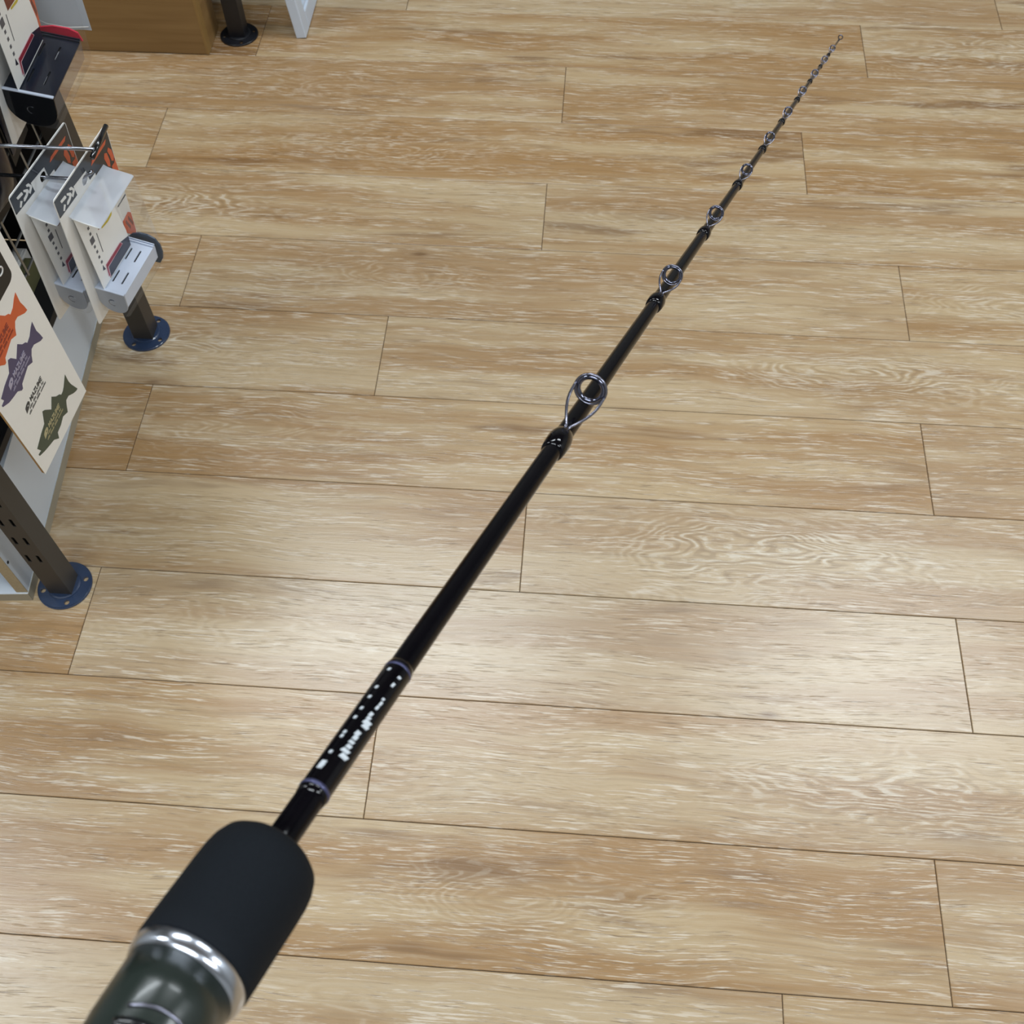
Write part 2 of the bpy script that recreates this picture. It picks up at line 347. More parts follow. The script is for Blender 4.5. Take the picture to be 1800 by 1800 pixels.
for k in range(-13, 27):
    yc = Y0 - (k + 0.5) * W
    if yc + W / 2 > RY1 or yc - W / 2 < RY0: continue
    j = JOINT.get(k, prnd.uniform(-3.6, 3.6)) * W
    for n in range(-5, 5):
        a, bb = j + n * PL, j + (n + 1) * PL
        if bb < RX0 + 0.02 or a > RX1 - 0.02: continue
        lo, hi = max(a, RX0 + 0.002), min(bb, RX1 - 0.002); ctr = (a + bb) / 2
        me = full if (lo == a and hi == bb) else plank_mesh(lo - ctr, hi - ctr)
        o = bpy.data.objects.new('plank', me); C.objects.link(o); o.parent = fl
        o.location = (ctr, yc, prnd.uniform(-0.0001, 0.0001))
        t = LOOK.get((k, n), (prnd.uniform(.4, .6), prnd.uniform(.2, .9), prnd.uniform(.05, .3), prnd.uniform(-.4, .4)))
        o['seed'] = prnd.uniform(0, 40); o['tone'] = float(t[0]); o['figure'] = float(t[1]); o['pale'] = float(t[2]); o['figx'] = float(t[3])

# ------------------------------------------------------------------ wire display rack on the left
PS = 0.015                                    # half side of a post
rack = empty('display_rack', (-0.70, 0.675, 0), None, 'dark steel rack on round navy feet with a wire grid, at the left edge', 'rack')
def post(parent, x, y, top, foot_mat, holes, label=None, slots=True):
    bm = bmesh.new(); z = 0.003; zc = 0.100 if slots else 99
    while z < top - 1e-6:
        z1 = min(top, zc + 0.02175)
        hl = [rrect(sx - 0.0021, sx + 0.0021, zc - 0.0085, zc + 0.0085, 0.0012, 3) for sx in (-0.0085, 0.0060)] if zc + 0.012 < z1 else []
        plate(bm, [(-PS, z), (PS, z), (PS, z1), (-PS, z1)], hl, 1, -PS, -PS + 0.0012)
        z = z1; zc += 0.0435
    for a in ((-PS, -PS + 0.0012, -PS + 0.0012, PS), (PS - 0.0012, PS, -PS + 0.0012, PS), (-PS + 0.0012, PS - 0.0012, PS - 0.0012, PS)):
        box(bm, *a, 0.003, top)
    p = link_mesh('post', bm, MAT['steel'] if slots or parent.name.startswith('display') else MAT['footd'], parent)
    p.location = Vector((x, y, 0)) - Vector(parent.matrix_world.translation)
    link_mesh('post_cavity', boxm(-PS + 0.0014, PS - 0.0014, -PS + 0.0045, PS - 0.0014, 0.004, top - 0.002), MAT['steelin'], p)
    # round foot plate: domed rim, four bolt holes
    R = 0.0375; bm = bmesh.new(); n = 48; rings = []
    for r, z in ((0.0225, 0.0046), (0.026, 0.0036), (0.030, 0.0040), (0.0345, 0.0040), (0.0365, 0.0028), (R, 0.0)):
        rings.append((r, z))
    hs = [circ(0.0285 * math.cos(a), 0.0285 * math.sin(a), 0.0037, 14) for a in holes]
    plate(bm, circ(0, 0, R - 0.001, 48), hs, 2, 0.0004, 0.0040)
    bmesh.ops.bevel(bm, geom=[e for e in bm.edges if all(abs(v.co.xy.length - (R - 0.001)) < 1e-4 for v in e.verts) and all(v.co.z > 0.003 for v in e.verts)], offset=0.0016, segments=3, affect='EDGES')
    lathe(bm, [(0.0225, 0.0038), (0.0222, 0.0052), (0.020, 0.0060), (0.0, 0.0060)], 32)
    link_mesh('foot_plate', bm, foot_mat, p)
    return p
HA = [math.radians(a) for a in (40, 130, 250, -28)]
post(rack, -0.677, 0.675, 1.05, MAT['foot'], [math.radians(a) for a in (22, 112, 202, 292)])
post(rack, -0.679, 1.1262, 1.05, MAT['foot'], [math.radians(a) for a in (62, 152, 242, -28)], slots=False)
bm = bmesh.new()
for i in range(2, 17): tube(bm, [(0, -0.10, 0.2248 + 0.0405 * i), (0, 0.50, 0.2248 + 0.0405 * i)], 0.0017, 6)
for i in range(-2, 9): tube(bm, [(0.0025, 0.030 + 0.05 * i, 0.304), (0.0025, 0.030 + 0.05 * i, 0.95)], 0.0015, 6)
tag(link_mesh('wire_grid', bm, MAT['grid'], rack), kind='stuff')
bm = bmesh.new(); box(bm, -0.26, -0.245, -0.02, 0.47, 0.17, 1.04); link_mesh('shade_back_board', bm, MAT['dark'], rack)  # black board added for the shadowed inside; blocks light too
bm = bmesh.new(); box(bm, -0.245, -0.006, 0.456, 0.468, 0.188, 1.04); link_mesh('shade_end_board', bm, MAT['dark'], rack)  # added black board, darkens the inside seen through the grid
bm = bmesh.new(); box(bm, -0.245, -0.02, -0.014, -0.004, 0.188, 1.04); link_mesh('shade_end_board', bm, MAT['dark'], rack)  # unseen near board, added to keep light out of the rack
bm = bmesh.new(); box(bm, -0.245, -0.006, -0.02, 0.455, 0.66, 0.672); link_mesh('shade_shelf', bm, MAT['dark'], rack)  # unseen shelf, added to block light from above
bm = bmesh.new(); box(bm, -0.245, -0.022, -0.02, 0.455, 0.175, 0.187); link_mesh('lower_shelf', bm, MAT['dark'], rack)  # black shelf run forward to stand in for the shaded inside
bm = bmesh.new(); box(bm, -0.012, -0.002, -0.02, 0.48, 0.955, 0.975); link_mesh('top_rail', bm, MAT['steel'], rack)

# white chipboard base under the rack, turned a few degrees
Dp = Vector((-0.7148, 0.6507, 0)); ang = math.atan2(0.0406, 0.4861)
base = empty('base_box', Dp, Matrix.Rotation(ang, 3, 'Z'), 'white melamine floor box with raw beige edges under the wire rack', 'box')
bm = bmesh.new(); box(bm, -0.45, -0.0006, 0.0006, 0.53, 0.0, 0.017); link_mesh('base_board', bm, MAT['mela'], base)
bm = bmesh.new(); box(bm, -0.0006, 0.0002, 0.0, 0.5306, 0.0, 0.0172); box(bm, -0.45, 0.0002, -0.0002, 0.0006, 0.0, 0.0172); link_mesh('edge_band', bm, MAT['edge'], base)['label'] = 'raw beige edge of the white board'
bm = bmesh.new(); box(bm, -0.016, -0.0012, 0.004, 0.53, 0.0172, 0.160); sp_ = link_mesh('side_panel', bm, MAT['mela'], base)
bm = bmesh.new(); box(bm, -0.0162, -0.001, 0.0028, 0.004, 0.0172, 0.1602); link_mesh('panel_end', bm, MAT['chip'], sp_)['label'] = 'raw chipboard end'
bm = bmesh.new(); lathe(bm, [(0.0022, -0.001), (0.0022, 0.0006), (0.0, 0.0006)], 14); sr = link_mesh('screw_hole', bm, MAT['slot'], sp_)
sr.rotation_euler = (0, math.pi / 2, 0); sr.location = (-0.0012, 0.0085, 0.088)
bm = bmesh.new(); box(bm, -0.45, -0.434, 0.004, 0.53, 0.0172, 0.160); link_mesh('side_panel', bm, MAT['mela'], base)

# ------------------------------------------------------------------ things hanging on the rack
def hook(y, z, tip, loc_label, upper=0.038, bar=True, x0=-0.692, ybar=None):
    e = empty('display_hook', (x0, y, z), None, loc_label, 'hook')
    bm = bmesh.new(); t = tip - x0
    tube(bm, [(0, 0, 0), (t - 0.004, 0, -0.003), (t + 0.004, 0.003, -0.0030), (t + 0.012, 0.006, -0.0005), (t + 0.016, 0.007, 0.0025)], 0.0021, 10); link_mesh('lower_wire', bm, MAT['hookm'], e, True)
    bm = bmesh.new(); tube(bm, [(0, 0, 0), (0, 0, upper - 0.006), (0.006, 0, upper), (t + 0.033, 0, upper)], 0.0021, 10); link_mesh('upper_wire', bm, MAT['hookm'], e, True)
    bm = bmesh.new(); box(bm, -0.002, 0.0025, -0.012, 0.012, -0.01, 0.012, bev=0.0015); link_mesh('bracket', bm, MAT['hookm'], e)
    if bar:
        bm = bmesh.new(); tube(bm, [(t + 0.033, -0.012, upper - 0.001), (t + 0.035, 0.036, upper + 0.001)], 0.0027, 12); link_mesh('tag_holder', bm, MAT['seatb'], e, True)
    return e
hook(0.9, 0.5165, -0.545, 'chrome double-wire hook carrying the two silver-tray packs')
LOGO = [[[-0.0061, 0.1437], [0.0036, 0.143], [0.0047, 0.1404], [0.0043, 0.1388], [-0.0051, 0.1402]],
        [[-0.0025, 0.1358], [0.0001, 0.1332], [-0.0046, 0.1284], [-0.0066, 0.1303]],
        [[0.0074, 0.1422], [0.0135, 0.1379], [0.0142, 0.1345], [0.0097, 0.1311], [0.0038, 0.1296], [0.0019, 0.1309], [0.0035, 0.1338], [0.0083, 0.1347], [0.0098, 0.1365], [0.0064, 0.1404]],
        [[0.0133, 0.1436], [0.0176, 0.1422], [0.0211, 0.1361], [0.0207, 0.1338], [0.0149, 0.1294], [0.0132, 0.1327], [0.0177, 0.1361], [0.0166, 0.1388], [0.0134, 0.1408]]]
def pack(name, loc, rot, L, D, h, hc, n0, n1, hb, th, label, tray_mat, end_mat, far_mat, group=None, slot_gleam=False, pz=1.0):
    """hanging blister pack. local x: out of the card, y: along it away from the viewer, z: up; origin at the tray's near back corner"""
    e = empty(name, loc, rot, label, 'package', group)
    sy, sz = L / 0.0806, h / 0.1136
    Y = lambda v: v * sy
    Z = lambda v: v * sz
    out = rrect(-n0, L + n1, -hb, hc, 0.004, 4)
    hole = rrect(Y(0.0368), Y(0.0478), hc - 0.0310, hc - 0.0195, 0.0045, 4)
    c = link_mesh('backing_card', platem(out, [hole], 0, -0.0008, 0.0), MAT['card'], e)
    # printed header and far half of the card
    hp = [(-n0 + .001, hc - .002), (-n0 + .001, Z(.1275)), (Y(.0225), Z(.1255)), (Y(.0212), Z(.139)), (Y(.0360), hc - .0155), (Y(.0485), hc - .0165), (Y(.0500), Z(.1215)), (Y(.062), Z(.121)), (Y(.066), Z(.066)), (L + n1 - .001, Z(.060)), (L + n1 - .001, hc - .002)]
    hd = link_mesh('header_print', platem(hp, [], 0, 0.0001, 0.0003), MAT['hdr'], c); hd['label'] = 'glossy black printed header'
    bm = bmesh.new()
    for pl in LOGO: plate(bm, [(Y(a), Z(b)) for a, b in pl], [], 0, 0.0003, 0.0006)
    link_mesh('header_logo', bm, MAT['white'], c)['label'] = 'white logo of a bar and two chevrons'
    link_mesh('orange_stripe', platem([(Y(a), Z(b)) for a, b in ((.059, .1335), (.092, .1345), (.0955, .1385), (.063, .1378))], [], 0, 0.0003, 0.0006), MAT['orange'], c)['label'] = 'orange printed stripe'
    for ch in (((.0835, .1215), (.0865, .1265), (.0905, .1235), (.0920, .1120), (.0900, .1040), (.0862, .1080), (.0850, .1150)), ((.0925, .1240), (.0955, .1270), (.1000, .1200), (.1010, .1090), (.0985, .1050), (.0950, .1085), (.0945, .1160)), ((.0925, .1020), (.0985, .1020), (.1015, .1060), (.1022, .0880), (.0925, .0880)),
               ((.0825, .0244), (.0966, .0266), (.1015, .0211), (.1015, -.0088), (.0995, -.0153), (.0849, .0025), (.0814, .0089))):
        link_mesh('orange_chevron', platem([(Y(a), Z(b)) for a, b in ch], [], 0, 0.0003, 0.0006), MAT['orange'], c)['label'] = 'orange printed chevron'
    bm = bmesh.new()
    for dy in (0.0035, 0.010): plate(bm, [(Y(a + dy), Z(b)) for a, b in ((.083, .018), (.0848, .022), (.0905, .006), (.0885, .0025))], [], 0, 0.0006, 0.0008)
    link_mesh('dark_print', bm, MAT['oranged'], c)
    bm = bmesh.new(); plate(bm, [(Y(a), Z(b)) for a, b in ((.0818, .0485), (.1018, .0490), (.1018, .0510), (.0818, .0502))], [], 0, 0.0003, 0.0005); link_mesh('text_bar', bm, MAT['grey'], c)
    # sloping printed insert
    k = (0.33 * D - 0.12 * D) / h; sl = math.sqrt(1 + k * k)
    P = lambda v: v * pz
    bm = platem([(Y(-.001), 0.002), (Y(.069), 0.002), (Y(.071), P(.026)), (Y(.067), P(.067)), (Y(.066), h * .986), (Y(-.001), h * .986)], [], 0, -0.0005, 0.0)
    R = Matrix.Rotation(-math.atan(k), 4, 'Y'); R.translation = Vector((0.33 * D, 0, 0))
    ic = link_mesh('printed_insert', bm, MAT['cream'], e); ic.matrix_local = R
    def pr(nm, polys, mat, lvl):
        bm = bmesh.new()
        for p in polys: plate(bm, [(Y(a), P(b)) for a, b in p], [], 0, 0.0001 * lvl, 0.0001 * lvl + 0.0002)
        return link_mesh(nm, bm, mat, ic)
    pr('navy_print', [[(.0160, .0035), (.0690, .0035), (.0705, .0170), (.0535, .0235), (.0555, .0195), (.0195, .0190)], [(.0095, .0225), (.0125, .0285), (.0145, .020)]], MAT['navyp'], 1)
    pr('white_line', [[(.0530, .0245), (.0568, .0185), (.0200, .0178), (.0175, .0035), (.0140, .0080), (.0165, .0245)]], MAT['pink'], 2)
    pr('red_stripe', [[(.0530, .0235), (.0556, .0192), (.0188, .0190), (.0165, .0060), (.0152, .0085), (.0175, .0238)]], MAT['red'], 4)
    gl = []
    for i, (a, b) in enumerate(((.0142, .0854), (.0136, .0772), (.0125, .0681), (.0122, .0586), (.0127, .0502), (.0124, .042), (.0129, .0334))):
        s = 0.0038 if i == 2 else 0.0016
        gl.append([(a - s, b - s * 1.1), (a + s, b - s * 1.1), (a + s, b + s * 1.1), (a - s, b + s * 1.1)])
    gl.append([(.0226, .069), (.0236, .069), (.0217, .0414), (.0207, .0414)])
    pr('small_print', gl, MAT['grey'], 1)
    pr('picture_border', [[(.060, .112), (.0605, .069), (.057, .0640), (.047, .0630), (.034, .0655), (.034, .0675), (.047, .0660), (.055, .0670), (.0575, .071), (.057, .112)]], MAT['yellow'], 1)
    pr('picture', [[(.056, .112), (.0565, .072), (.054, .0685), (.046, .0675), (.028, .0690), (.028, .112)]], MAT['oranged'], 1)
    # tray with slotted top, end plates and front wall
    sl_ = []
    for cx, cy in ((.0130, .0587), (.0245, .0580), (.0140, .0233), (.0253, .0233)):
        cx *= D / 0.0357; cy = Y(cy); sl_.append(rrect(cx - .0011, cx + .0011, cy - Y(.0092), cy + Y(.0092), .0009, 3))
    tr = link_mesh('tray', platem(rrect(0, D, 0.0, L, 0.0015, 2), sl_, 2, -0.0016, 0.0), tray_mat, e)
    bm = bmesh.new(); box(bm, 0.004, D - 0.004, 0.004, L - 0.004, -0.006, -0.003); link_mesh('slot_floor', bm, MAT['slot'], tr)
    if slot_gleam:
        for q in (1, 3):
            cx, cy = (.0245, .0233)[0] * D / .0357, Y((.058, .0233)[q // 2]); link_mesh('slot_glint', boxm(cx - .0004, cx + .0006, cy - Y(.0085), cy + Y(.003), -.0016, -.0004), MAT['chrome'], tr)  # chrome slivers stand in for gleams of light in the slots
    def endplate(x0, x1, z1, b):
        r = min((x1 - x0) * 0.5, b * 0.62)
        return [(x0, z1), (x0, -b * 0.42)] + circ(x0 + r, -b + r * 0.85, r, 7, math.pi, math.pi * 1.46) + circ(x1 - r, -b + r * 0.85, r, 7, math.pi * 1.54, math.pi * 2) + [(x1, -b * 0.3), (x1, z1)]
    ep = link_mesh('end_plate', platem(endplate(0, D, 0.0008, th), [], 1, -0.0016, 0.0), end_mat, tr)
    bm = bmesh.new(); box(bm, 0.0, D, -0.0024, 0.0012, 0.0003, 0.0022, bev=0.0006); link_mesh('end_rim', bm, MAT['silver'], ep)  # bright silver puts a lamp highlight on the black tray's rim
    bm = bmesh.new(); tube(bm, [(D * .5 + .0048 * math.cos(a), -0.0018, -th * .55 + .0048 * math.sin(a)) for a in [math.radians(60 + 12 * q) for q in range(20)]], 0.0005, 6); link_mesh('button_ring', bm, MAT['hookm'] , ep)
    bm = bmesh.new(); plate(bm, circ(D * .5, -th * .55, .0042, 18), [], 1, -0.0022, -0.0016); link_mesh('button', bm, end_mat, ep)
    bm = bmesh.new(); box(bm, D - 0.0012, D, 0.0, L, -th * 0.62, -0.0016); link_mesh('front_wall', bm, MAT['smoke'] if slot_gleam else tray_mat, tr)
    bm = bmesh.new(); box(bm, 0.0, D, L - 0.004, L - 0.0022, 0.0, 0.0018); box(bm, 0.0, D, L - 0.0012, L, 0.0, 0.0026); link_mesh('far_rim', bm, tray_mat, tr)
    q = D / 0.0357
    fa = [(-.001 * q, -.004), (.006 * q, .004), (.016 * q, .0088), (.027 * q, .0095), (.0335 * q, .0060), (.036 * q, -.004)] if slot_gleam else [(a * q, b) for a, b in ((-.001, -.004), (.006, .004), (.016, .0088), (.027, .0095), (.035, .006), (.0398, -.003), (.0408, -.015), (.039, -.026), (.034, -.036), (.020, -.038), (.002, -.028))]
    link_mesh('far_cap', platem(fa, [], 1, L + 0.004, L + 0.006), far_mat, tr)
    # clear blister: near wall, front wall with rounded foot, far wall; lid whitened for reflected ceiling light
    fx = D + 0.0045; ft = D - 0.0005
    prof = [(ft, h), (ft + .002, h * .5), (fx, 0.004), (fx + .001, -th * 0.35)] + [(fx - .016 + .017 * math.cos(a), -th * .62 + .017 * math.sin(a) * 1.1) for a in [math.radians(-12 * q_) for q_ in range(1, 7)]] + [(0.001, -th - .004)]
    bm = bmesh.new(); ya = -0.0026
    yb = lambda z: L + 0.0068 - 0.0085 * max(0.0, min(1.0, z / h))
    va = [bm.verts.new((a, ya, b)) for a, b in prof]; vb = [bm.verts.new((a, yb(b), b)) for a, b in prof]
    for i in range(len(prof) - 1): bm.faces.new((va[i], va[i + 1], vb[i + 1], vb[i]))
    za = bm.verts.new((0.001, ya, h)); zb = bm.verts.new((0.001, yb(h), h))
    bm.faces.new(va + [za]); bm.faces.new(vb + [zb])
    link_mesh('blister', bm, MAT['clear'], e)['label'] = 'clear plastic shell'
    bm = bmesh.new()
    grid_ = [[bm.verts.new((x, y, h + dz)) for y in (ya, L * .33, L * .66, yb(h))] for x, dz in ((0.0008, 0.0040), (0.0045, 0.0022), (0.010, 0.0012), (D * .6, 0.001), (ft - .002, 0.0006), (ft, -0.0012))]
    for a, b in zip(grid_, grid_[1:]):
        for i in range(3): bm.faces.new((a[i], b[i], b[i + 1], a[i + 1]))
    link_mesh('blister_lid', bm, MAT['lid'], e, True)['label'] = 'clear lid of the shell, whitened for reflected ceiling light'
    bm = bmesh.new(); tube(bm, [(0.004, ya, h + .002), (D * .5, ya - .0004, h + .0008), (ft - .001, ya, h - .0005)], 0.0007, 6); link_mesh('lid_edge_glint', bm, MAT['white'], e, True)  # white line paints the bright specular along the lid's near edge
    return e
dims = (0.0806, 0.0357, 0.1136, 0.1532, 0.0161, 0.0222, 0.0514, 0.0336)
pack('hanging_pack', (-0.56, 0.867, 0.383), rotm(-11.7, 2.1, 6.7), *dims, 'clear hanging pack with silver slotted tray, front one on the hook, nearest the aisle', MAT['silver'], MAT['silverd'], MAT['slate'], 'silver-tray hanging packs')
pack('hanging_pack', (-0.6063, 0.8668, 0.387), rotm(-13.0, 2.4, 7.55), *dims, 'clear hanging pack with silver slotted tray, half hidden behind its twin on the hook', MAT['silver'], MAT['silverd'], MAT['slate'], 'silver-tray hanging packs')
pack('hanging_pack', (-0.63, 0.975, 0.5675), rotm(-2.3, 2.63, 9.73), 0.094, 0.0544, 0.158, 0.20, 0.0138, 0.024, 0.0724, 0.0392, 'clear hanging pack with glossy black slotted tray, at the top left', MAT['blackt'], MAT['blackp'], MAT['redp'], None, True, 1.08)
hook(1.015, 0.7440, -0.588, 'chrome double-wire hook carrying the black-tray pack')

# cream card printed with three fish, black header
mz = empty('printed_card', (-0.60, 0.675, 0.2782), rotm(-11.82, 9.0, 9.85), 'cream hanging card printed with orange, violet and green fish', 'card')
mw, mh = 0.1118, 0.47; mhole = rrect(0.048, 0.064, 0.447, 0.463, 0.006, 4)
link_mesh('card_core', platem([(0, 0), (mw, 0), (mw, mh), (0, mh)], [mhole], 0, -0.0042, -0.0005), MAT['core'], mz)['label'] = 'brown cardboard core'
cf_ = link_mesh('card_front', platem([(-.0004, -.0004), (mw + .0002, -.0004), (mw + .0002, mh), (-.0004, mh)], [mhole], 0, -0.0005, 0.0), MAT['cream'], mz)
bm = platem([(0.004, mh - .006)] + [(0.004, 0.262)] + circ(0.0905, 0.2725, 0.0095, 7, -math.pi / 2, 0) + [(0.1005, mh - .006)], [mhole], 0, 0.0, 0.0003)
hd = link_mesh('black_header', bm, MAT['hdr2'], cf_)
bm = bmesh.new(); torus(bm, (0.0004, 0.088, 0.2885), (1, 0, 0), 0.0046, 0.0009, 20, 6); link_mesh('letter', bm, MAT['white'], hd)['label'] = 'white round letter'
GREEN = [[0.0958, 0.0698], [0.0954, 0.0544], [0.0968, 0.0442], [0.1018, 0.0248], [0.0988, 0.0248], [0.0933, 0.0286], [0.085, 0.0376], [0.0791, 0.0377], [0.076, 0.0313], [0.0723, 0.0203], [0.0632, 0.0262], [0.0547, 0.0215], [0.045, 0.02], [0.0423, 0.0098], [0.0352, 0.0202], [0.0257, 0.0243], [0.0158, 0.0292], [0.0073, 0.035], [0.0071, 0.0388], [0.0129, 0.0377], [0.0099, 0.0485], [0.0255, 0.0566], [0.0361, 0.0607], [0.043, 0.0785], [0.0469, 0.0748], [0.0547, 0.0608], [0.0639, 0.0749], [0.0694, 0.065], [0.0751, 0.0598], [0.0771, 0.0551], [0.0817, 0.0556], [0.0853, 0.0583]]
PURPLE = [[0.092, 0.1904], [0.0912, 0.174], [0.0932, 0.1634], [0.0941, 0.1545], [0.0895, 0.1559], [0.0792, 0.1652], [0.0738, 0.1652], [0.0698, 0.1593], [0.0662, 0.1503], [0.0582, 0.1555], [0.0403, 0.1487], [0.038, 0.1427], [0.0356, 0.1427], [0.0304, 0.1499], [0.021, 0.1526], [0.0144, 0.1549], [0.0051, 0.1623], [0.0048, 0.1651], [0.0108, 0.1662], [0.0089, 0.1732], [0.0212, 0.1792], [0.0342, 0.1829], [0.0416, 0.1974], [0.0457, 0.1944], [0.0511, 0.1831], [0.0616, 0.1957], [0.0669, 0.1864], [0.0715, 0.1828], [0.0734, 0.1786], [0.0801, 0.1808], [0.0868, 0.1871]]
ORANGE = [[a, b + 0.0556] for a, b in PURPLE]
for nm, poly, mk in (('green_fish', GREEN, 'fgreen'), ('violet_fish', PURPLE, 'fpurple'), ('orange_fish', ORANGE, 'forange')):
    link_mesh(nm, platem([tuple(p) for p in poly], [], 0, 0.0, 0.0003), MAT[mk], cf_)
def card_text(y, z, ang_, mk, lvl):
    """leaf mark, MAZUME in slanted capitals, two lines of print too small to read"""
    m = MAT[mk]; e4 = Matrix(((0, 0, 1, lvl), (1, 0, 0, y), (0, 1, 0, z), (0, 0, 0, 1))) @ Matrix.Rotation(ang_, 4, 'Z')
    me = text_mesh('MAZUME', 0.0104, 0.25, 0.0002, 0.00022); me.materials.append(m)
    o = bpy.data.objects.new('lettering', me); C.objects.link(o); o.parent = cf_
    xs = [v.co.x for v in me.vertices]; sx = 0.0285 / (max(xs) - min(xs))
    o.matrix_local = e4 @ Matrix.Diagonal((sx, 1.0, 1, 1)); o['label'] = 'the word MAZUME'
    bm = bmesh.new()
    leaf = [(-.0118, -.0005), (-.0108, .0042), (-.0072, .0066), (-.0026, .0072), (-.0012, .0040), (-.0030, .0002), (-.0055, -.0018), (-.0125, -.0042)]
    plate(bm, leaf, [circ(-.0056, .0022, .0013, 8)], 2, 0.0, 0.0002)
    lo = link_mesh('leaf_mark', bm, m, cf_); lo.matrix_local = e4
    rr_ = random.Random(3); bm = bmesh.new()
    for yy, xa, xb in ((-.0058, -.006, .0265), (-.0112, -.0105, .0310)):
        xx, run = xa, rr_.randint(4, 8)
        while xx < xb:
            w_ = rr_.uniform(.0010, .0015); run -= 1
            if run < 0: xx += .0014; run = rr_.randint(3, 8); continue
            ht = rr_.choice((.0024, .0024, .0036))
            plate(bm, [(xx, yy), (xx + w_ * .8, yy), (xx + w_ * .8 + ht * .3, yy + ht), (xx + ht * .3 + w_ * .25, yy + ht)], [], 2, 0.0, 0.0002)
            xx += w_ + .0003
    sm = link_mesh('small_print', bm, m, cf_); sm.matrix_local = e4; tag(sm, kind='stuff')
card_text(0.0385, 0.0458, 0.0, 'tgold', 0.0004)
card_text(0.0372, 0.1128, 0.03, 'tblack', 0.0001)
card_text(0.0360, 0.1695, 0.08, 'tviolet', 0.0004)
card_text(0.0360, 0.2250, 0.08, 'tor', 0.0004)
hook(0.643, 0.7315, -0.517, 'chrome wire hook holding the cream fish card', bar=False)

# milky bag hanging past the black pack
bagE = empty('plastic_bag', (-0.664, 1.2, 0.483), rotm(4, 0, 4), 'flat milky white plastic bag hanging behind the black-tray pack', 'bag')
bm = bmesh.new(); nx, nz = 9, 12; bw, bh = 0.072, 0.20; fr, bk = [], []
for j in range(nz + 1):
    for i in range(nx + 1):
        u, v = i / nx, j / nz; t = 0.007 * math.sin(math.pi * u) ** .6 * math.sin(math.pi * min(1, v * 1.15)) ** .5 if 0 < u < 1 and 0 < v * 1.15 < 1 else 0.0
        wob = 0.0012 * math.sin(9 * u + 5 * v)
        x_, z_ = (u - .5) * bw * (1 + 0.06 * (1 - v)), v * bh
        fr.append(bm.verts.new((x_, -t + wob, z_))); bk.append(bm.verts.new((x_, t + .0004 + wob, z_)))
for j in range(nz):
    for i in range(nx):
        a = j * (nx + 1) + i
        bm.faces.new((fr[a], fr[a + 1], fr[a + nx + 2], fr[a + nx + 1])); bm.faces.new((bk[a], bk[a + nx + 1], bk[a + nx + 2], bk[a + 1]))
link_mesh('film', bm, MAT['bag'], bagE, True)
bm = bmesh.new(); tube(bm, [(-.034, -.001, .018), (-.012, -.0085, .013), (.012, -.0085, .009), (.036, -.001, .006)], 0.0006, 6); link_mesh('fold', bm, MAT['white'], bagE, True)
bm = bmesh.new(); box(bm, -.03, .03, -0.001, 0.001, .1, .25); link_mesh('bag_card', bm, MAT['card'], bagE)
hook(1.2, 0.727, -0.63, 'chrome wire hook holding the milky plastic bag', bar=False)

# dark packets close to the grid
def pouch(loc, rot, w_, h_, label, mat=MAT['navy'] if False else None):
    e = empty('lure_packet', loc, rot, label, 'package')
    bm = bmesh.new(); n = 10; F, B = [], []
    for j in range(n + 1):
        for i in range(n + 1):
            u, v = i / n, j / n; t = 0.012 * (math.sin(math.pi * u) * math.sin(math.pi * v)) ** .5
            F.append(bm.verts.new((t, (u - .5) * w_, v * h_))); B.append(bm.verts.new((-0.001, (u - .5) * w_, v * h_)))
    for j in range(n):
        for i in range(n):
            a = j * (n + 1) + i
            bm.faces.new((F[a], F[a + 1], F[a + n + 2], F[a + n + 1])); bm.faces.new((B[a], B[a + n + 1], B[a + n + 2], B[a + 1]))
    link_mesh('blister', bm, MAT['navy'], e, True)
    bm = bmesh.new(); box(bm, -.0022, -.0012, -w_ * .56, w_ * .56, -.012, h_ + .05); link_mesh('backing_card', bm, MAT['dark'], e)
    return e
pouch((-0.676, 0.955, 0.425), rotm(-8, 0, 6), 0.055, 0.085, 'dark navy glossy packet against the wire grid, lower one')
pouch((-0.684, 1.045, 0.44), rotm(5, 0, 3), 0.060, 0.11, 'dark navy glossy packet behind the black-tray pack')
# boxed stock seen through the grid
def stock(loc, d, mk, label):
    e = empty('stock_box', loc, None, label, 'box')
    bm = boxm(-d[0] / 2, d[0] / 2, -d[1] / 2, d[1] / 2, 0, d[2], bev=0.001); link_mesh('carton', bm, MAT[mk], e)
    bm = boxm(-d[0] / 2 + .004, d[0] / 2 - .004, -d[1] / 2 + .004, d[1] / 2 - .004, d[2], d[2] + .0008); link_mesh('lid_flap', bm, MAT[mk], e)
stock((-0.782, 1.055, 0.1875), (0.018, 0.055, 0.033), 'white', 'small white carton seen through the wire grid')
MAT['olive'] = pmat('olive_card', (96, 96, 66), 0.5)
stock((-0.765, 1.040, 0.1875), (0.012, 0.050, 0.033), 'olive', 'small olive carton beside the white one, behind the grid')

